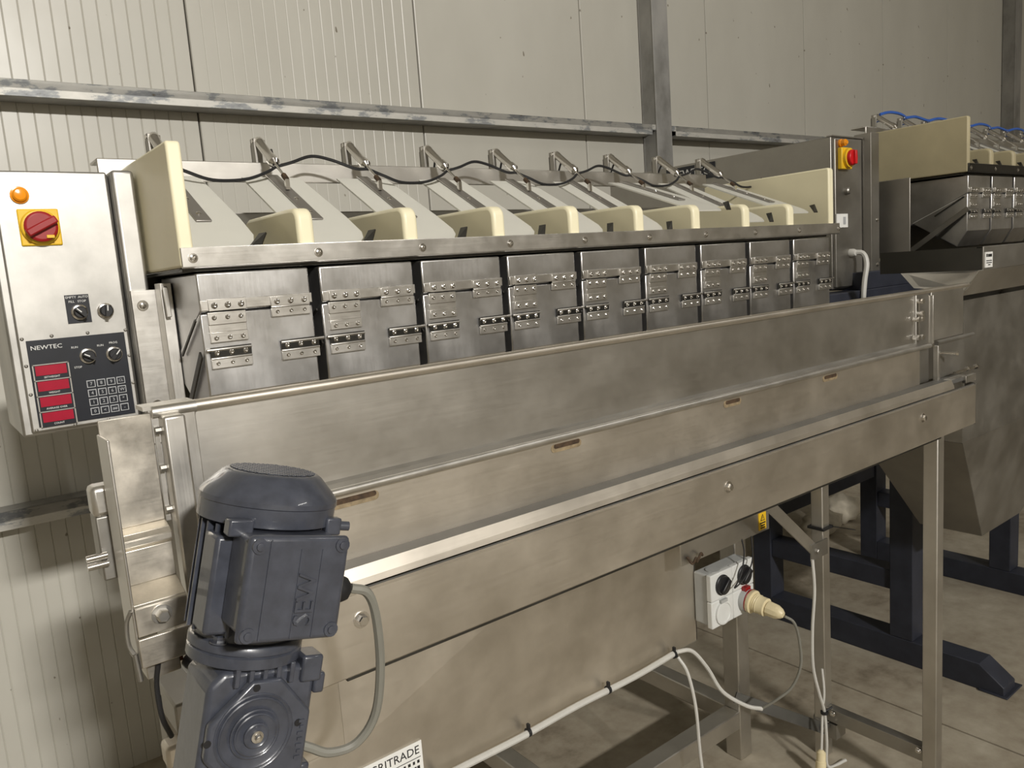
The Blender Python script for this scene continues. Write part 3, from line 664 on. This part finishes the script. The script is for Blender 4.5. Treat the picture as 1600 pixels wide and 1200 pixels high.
for x, z in ((-.041, .198), (.042, .199), (-.041, .1155), (.042, .116)):
    G(MB().lathe((x, -.1035, z), (0, -1, 0), [(.0075, 0), (.0072, .002), (.004, .0022), (.0038, .004), (.003, .0042)], 14), 'lid_bolt', 'motor_paint', tb)
G(MB().text('SEW', .027, (.011, -.1046, .147), rot=PI/2, ext=.0020, sx=.95), 'maker_name', 'motor_paint', tb)
G(MB().lathe((.047, -.072, .146), (1, 0, 0), [(.0135, 0), (.0135, .006), (.0145, .007), (.0145, .014), (.012, .022), (.007, .026)], 12), 'cable_gland', 'rubber_black', tb)

def cable(name, pts, r, mat, label, cat='cable', group=None):
    o = MB().tube(pts, r, 8).build(name, mat); return tag(o, label, cat, group)
cable('motor_cable', [(.327, .728, 1.336), (.345, .727, 1.325), (.356, .735, 1.29), (.362, .75, 1.225), (.357, .765, 1.165), (.335, .775, 1.135), (.305, .78, 1.135), (.285, .785, 1.148), (.268, .79, 1.16)], .0052, 'cable_grey',
      'grey cable looping down from the black gland of the motor')
cable('earth_wire', [(.175, .935, 1.232), (.171, .94, 1.205), (.172, .94, 1.165), (.18, .945, 1.135)], .003, 'rubber_black', 'thin black wire hanging left of the gearbox')

# ================================================================== COLLECTING HOPPER UNDER THE NEARER WEIGHER
ch = empty('collecting_hopper', (1.03, 1.48, .5), 'wide plain stainless hopper sheet below the conveyor with a white sticker', 'hopper')
y0 = 1.47
v = [(.345, y0, .655), (.69, y0, .69), (1.71, y0, 1.10), (1.765, y0, 1.10), (1.765, y0, .50), (.345, y0, .50), (.345, y0+.025, 1.10)]
hs = MB().add(v, [(5, 4, 3, 2, 1, 0), (0, 1, 6), (1, 2, 6)]).build('front_sheet', 'steel_warm', ch, smooth=2)
hs.data.shade_flat(); so = hs.modifiers.new('thick', 'SOLIDIFY'); so.thickness = .003; so.offset = -1
MB().box(.345, 1.765, y0+.002, y0+.05, .495, .50).build('bottom_flange', 'steel', ch)
MB().box(1.762, 1.766, y0, y0+.12, .50, 1.10).build('side_flange', 'steel', ch)
stk = MB().box(.59, .79, y0-.0035, y0-.0012, .50, .612).mat(1).text('AGRITRADE', .028, (.783, y0-.004, .593), align='RIGHT', sx=.95, ext=.0003)
stk.box(.60, .785, y0-.0043, y0-.0036, .5745, .5758)
random.seed(3)
for row, (za, zb, gap) in enumerate(((.562, .569, 1), (.546, .555, 0), (.530, .539, 0))):
    x = .615
    while x < .778:
        wd = random.uniform(.004, .007)
        stk.box(x, x+wd, y0-.0043, y0-.0036, za, zb); x += wd+(.006 if gap else .0022)
stk.build('sticker', ['sticker', 'black_ink'], ch)
for x in (.95, 1.33): MB().hexbolt((x, y0+.02, .496), (0, 0, -1), .007, .008).build('bolt', 'chrome', ch)
cable('floor_cable_run', [(.60, 1.447, .510), (.84, 1.447, .512), (1.05, 1.445, .509), (1.25, 1.446, .512), (1.46, 1.445, .508), (1.64, 1.446, .514)], .0085, 'cable_light', 'pale cable bundle strapped along the bottom edge of the hopper sheet')
for i, x in enumerate((.82, 1.08, 1.36, 1.63)):
    t = MB().lathe((x-.004, 1.446, .511), (1, 0, 0), [(.0115, 0), (.0115, .008)], 12).box(x-.003, x+.003, 1.44, 1.449, .520, .534)
    tag(t.build('cable_tie', 'rubber_black'), ['black cable tie on the bundle nearest the sticker', 'black cable tie on the bundle, second from the sticker', 'black cable tie on the bundle, third from the sticker', 'black cable tie where the cable bundle leaves the hopper sheet'][i], 'cable tie', 'cable ties on the bundle')
cable('looping_cable', [(1.64, 1.444, .516), (1.69, 1.43, .505), (1.745, 1.42, .435), (1.80, 1.41, .34), (1.86, 1.37, .285), (1.90, 1.34, .27)], .0062, 'cable_light', 'pale cable sagging from the hopper sheet to the frame post')
cable('drop_cable', [(1.635, 1.436, .505), (1.645, 1.41, .46), (1.65, 1.39, .36), (1.655, 1.385, .22), (1.665, 1.38, .10), (1.68, 1.38, .006), (1.72, 1.33, .006)], .005, 'cable_light', 'pale cable dropping straight down from the hopper corner to the floor')
cable('plug_cable', [(1.921, 1.268, .586), (1.94, 1.25, .565), (1.965, 1.25, .50), (1.97, 1.25, .42), (1.955, 1.27, .35), (1.925, 1.30, .31), (1.90, 1.34, .272)], .0042, 'cable_grey', 'thin cable curving down from the cream plug')
cable('leg_cable', [(2.075, 1.27, .715), (2.07, 1.262, .62), (2.055, 1.262, .50), (2.055, 1.262, .38), (2.085, 1.262, .28), (2.115, 1.262, .20), (2.125, 1.262, .10), (2.13, 1.262, 0.006), (2.2, 1.24, .006)], .005, 'cable_light', 'pale cable hanging along the rear conveyor leg')
cable('lead_cable', [(2.140, 1.283, .33), (2.128, 1.270, .26), (2.117, 1.27, .20), (2.098, 1.262, .13), (2.082, 1.255, .085)], .004, 'cable_light', 'short pale cable ending in a cream connector by the rear leg')
tag(MB().lathe((2.082, 1.255, .09), (-.25, -.1, -1), [(.006, 0), (.014, .008), (.014, .034), (.016, .036), (.016, .075)], 14).build('cable_connector', 'plastic_cream'), 'cream cable connector hanging low beside the rear conveyor leg', 'connector')
tag(MB().lathe((2.115, 1.262, .20), (0, 0, 1), [(.012, -.004), (.012, .004)], 10).cyl((2.115, 1.262, .203), (2.14, 1.25, .212), .003).build('cable_tie', 'rubber_black'), 'black cable tie holding the cables at the rear leg', 'cable tie')
tag(MB().box(2.168, 2.224, 1.287, 1.343, .775, .783).bar((2.22, 1.287, .779), (2.36, 1.29, .73), .003, .006).build('cable_tie', 'rubber_black'), 'black strap tied around the rear conveyor leg below the brace', 'strap')

# switched socket box
sb = empty('switched_socket', (1.855, 1.43, .558), 'white four-module switched socket box with black knobs below the conveyor', 'socket box')
def K(mb, name, mats, parent=sb, **k): return mb.build(name, mats, parent, **k)
K(MB().box(1.757, 1.955, 1.418, 1.468, .562, .722), 'back_box', 'plastic_grey', bevel=.005)
for i in range(2):
    for j in range(2):
        K(MB().box(1.752+.104*i, 1.8545+.104*i, 1.400, 1.418, .558+.084*j, .6405+.084*j), 'module_cover', 'plastic_white', bevel=.003)
for x in (1.803, 1.908):
    kn = K(MB().lathe((x, 1.40, .684), (0, -1, 0), [(.031, 0), (.031, .004), (.028, .006), (.028, .012)], 24), 'rotary_knob', 'black_plastic')
    K(MB().bar((x-.017, 1.384, .668), (x+.017, 1.384, .700), .016, .012), 'knob_grip', 'black_plastic', kn, bevel=.003)
lid = K(MB().lathe((1.803, 1.40, .597), (0, -1, 0), [(.036, 0), (.036, .006), (.031, .007), (.029, .0045), (.012, .004)], 26), 'socket_lid', 'plastic_white')
K(MB().box(1.788, 1.818, 1.392, 1.40, .630, .640), 'lid_hinge', 'plastic_grey', lid)
K(MB().lathe((1.912, 1.40, .603), (0, -1, 0), [(.036, 0), (.036, .012), (.033, .018)], 24), 'socket_collar', 'plastic_grey')
K(MB().box(1.897, 1.922, 1.385, 1.40, .63, .648), 'socket_catch', 'red_knob')
K(MB().lathe((1.80, 1.43, .722), (0, 0, 1), [(.022, 0), (.022, .003)], 18), 'knockout', 'plastic_grey')
K(MB().box(1.83, 1.90, 1.43, 1.465, .535, .562), 'mounting_foot', 'steel_dull', bevel=.002)
pg = empty('power_plug', (1.914, 1.382, .603), 'cream industrial plug pushed into the socket box', 'plug')
ax = Vector((.05, -1, -.12)).normalized()
pb = MB().lathe((1.914, 1.382, .603), ax, [(.034, 0), (.036, .002), (.036, .012), (.029, .014), (.029, .02), (.027, .021), (.029, .024), (.027, .027), (.029, .030), (.027, .033), (.028, .055), (.021, .058)], 24).build('plug_body', 'plastic_cream', pg, smooth=50)
MB().lathe((1.914, 1.382, .603), ax, [(.0345, -.004), (.0365, 0), (.0345, .003)], 24).build('red_ring', 'red_knob', pb)
MB().lathe(Vector((1.914, 1.382, .603))+ax*.058, ax, [(.019, 0), (.023, .003), (.022, .03), (.016, .045), (.009, .053)], 10).build('plug_gland', 'plastic_cream', pg, smooth=30)
cable('thin_wire', [(1.90, 1.396, .80), (1.895, 1.385, .76), (1.86, 1.37, .715), (1.84, 1.37, .69), (1.83, 1.375, .672), (1.87, 1.37, .69), (1.92, 1.375, .73), (1.94, 1.39, .80)], .0022, 'rubber_black', 'thin black wire looped in front of the socket box')
cable('knotted_wire', [(1.64, 1.39, .82), (1.65, 1.38, .80), (1.66, 1.375, .815), (1.67, 1.38, .80), (1.685, 1.378, .82), (1.70, 1.385, .81)], .004, 'rust', 'short knotted brown wire under the conveyor edge left of the socket box')

# ================================================================== FARTHER MACHINE: TROUGH, HOPPER, FRAME
tr = empty('discharge_trough', (2.9, 1.0, 1.48), 'stainless discharge trough under the farther weigher with a white label', 'trough')
MB().box(2.455, 4.4, .95, .954, 1.556, 1.6225).box(2.455, 4.4, .954, .97, 1.618, 1.6225).build('front_band', 'steel_dull', tr, bevel=.001)
MB().sheet([(.952, 1.556), (1.0, 1.485)], .003, 2.43, 4.4).build('front_slope', 'steel', tr)
q = [(2.457, .955, 1.556), (2.56, 1.24, 1.556), (2.53, 1.18, 1.505), (2.43, .985, 1.500)]
MB().add(q+[(a+.004, b, c) for a, b, c in q], [(0,1,2,3),(7,6,5,4),(0,4,5,1),(1,5,6,2),(2,6,7,3),(3,7,4,0)]).build('side_slope', 'steel', tr)
MB().box(2.455, 2.459, .954, 1.25, 1.556, 1.6225).build('side_band', 'steel_dark', tr)
lb2 = MB().box(2.462, 2.512, .9475, .95, 1.562, 1.606).mat(1).box(2.468, 2.476, .947, .9475, 1.592, 1.601).box(2.479, 2.506, .947, .9475, 1.592, 1.600).box(2.468, 2.506, .947, .9475, 1.580, 1.5825).box(2.468, 2.506, .947, .9475, 1.574, 1.5765).box(2.48, 2.496, .947, .9475, 1.568, 1.5705)
lb2.build('label', ['sticker', 'black_ink'], tr)
h2 = empty('collecting_hopper', (2.95, 1.3, .617), 'tapered stainless hopper hanging inside the blue frame of the farther weigher', 'hopper')
A = [(2.50, 1.02), (3.70, 1.02), (3.70, 1.36), (2.50, 1.36)]; Bq = [(2.86, 1.10), (3.20, 1.10), (3.20, 1.31), (2.86, 1.31)]
def quad(p, name, mat='steel_dull'):
    mb = MB().add(p, [(0, 1, 2, 3)]); o = mb.build(name, mat, h2); o.data.shade_flat(); so = o.modifiers.new('t', 'SOLIDIFY'); so.thickness = .003; so.offset = 0; return o
names = ['front', 'right', 'rear', 'left']
ZT, ZM, ZB = 1.466, 1.03, .617
for i in range(4):
    a0, a1, b0, b1 = A[i], A[(i+1) % 4], Bq[i], Bq[(i+1) % 4]
    quad([(*a0, ZT), (*a1, ZT), (*a1, ZM), (*a0, ZM)], 'upper_sheet', 'steel_dull')
    quad([(*a0, ZM), (*a1, ZM), (*b1, ZB), (*b0, ZB)], 'lower_sheet')
sf = empty('support_frame', (3.4, 1.7, 0), 'dark blue painted steel support frame under the farther weigher', 'frame')
def F(mb, name, parent=sf, **k): return mb.build(name, 'frame_paint', parent, bevel=.003, **k)
for x in (2.93, 3.88):
    F(MB().box(x, x+.10, 1.37, 1.46, .101, 1.44), 'post')
    F(MB().box(x, x+.10, 2.0, 2.09, .0, 1.44), 'post')
    F(MB().prism([(1.045, 0), (2.0, 0), (2.0, .10), (1.13, .10), (1.045, .035)], 'x', x, x+.10), 'foot')
    F(MB().box(x-.01, x+.13, 1.03, 1.13, 0, .006), 'foot_plate')
    F(MB().box(x+.01, x+.09, 1.46, 2.0, .29, .37), 'side_beam')
F(MB().box(3.03, 3.88, 2.01, 2.08, .45, .56), 'cross_beam')
F(MB().box(3.03, 3.88, 1.38, 1.45, 1.34, 1.44), 'cross_beam')

# rubbish by the wall under the farther machine
for i, (x, y, r_, sx) in enumerate(((4.05, 2.42, .085, 1.9), (4.34, 2.46, .10, 1.2))):
    o = empty('cloth_bundle', (x, y, 0), ['flat crumpled pale cloth bundle on the floor behind the conveyor leg', 'rounder crumpled pale cloth bundle on the floor near the wall'][i], 'bundle', 'cloth bundles by the wall')
    mb = MB(); bm = bmesh.new(); bmesh.ops.create_icosphere(bm, subdivisions=3, radius=1)
    rnd = random.Random(i+2)
    vs = []
    for vv in bm.verts:
        d = 1+.16*math.sin(5*vv.co.x+i)*math.cos(6*vv.co.y)+.08*math.sin(9*vv.co.z+vv.co.x*7)
        vs.append((vv.co.x*r_*sx*d, vv.co.y*r_*d, max(vv.co.z*r_*.9*d+r_*.75, .001)))
    fs = [[q.index for q in f_.verts] for f_ in bm.faces]; bm.free()
    mb.add(vs, fs).build('cloth', 'sack', o, local=True, smooth=80)
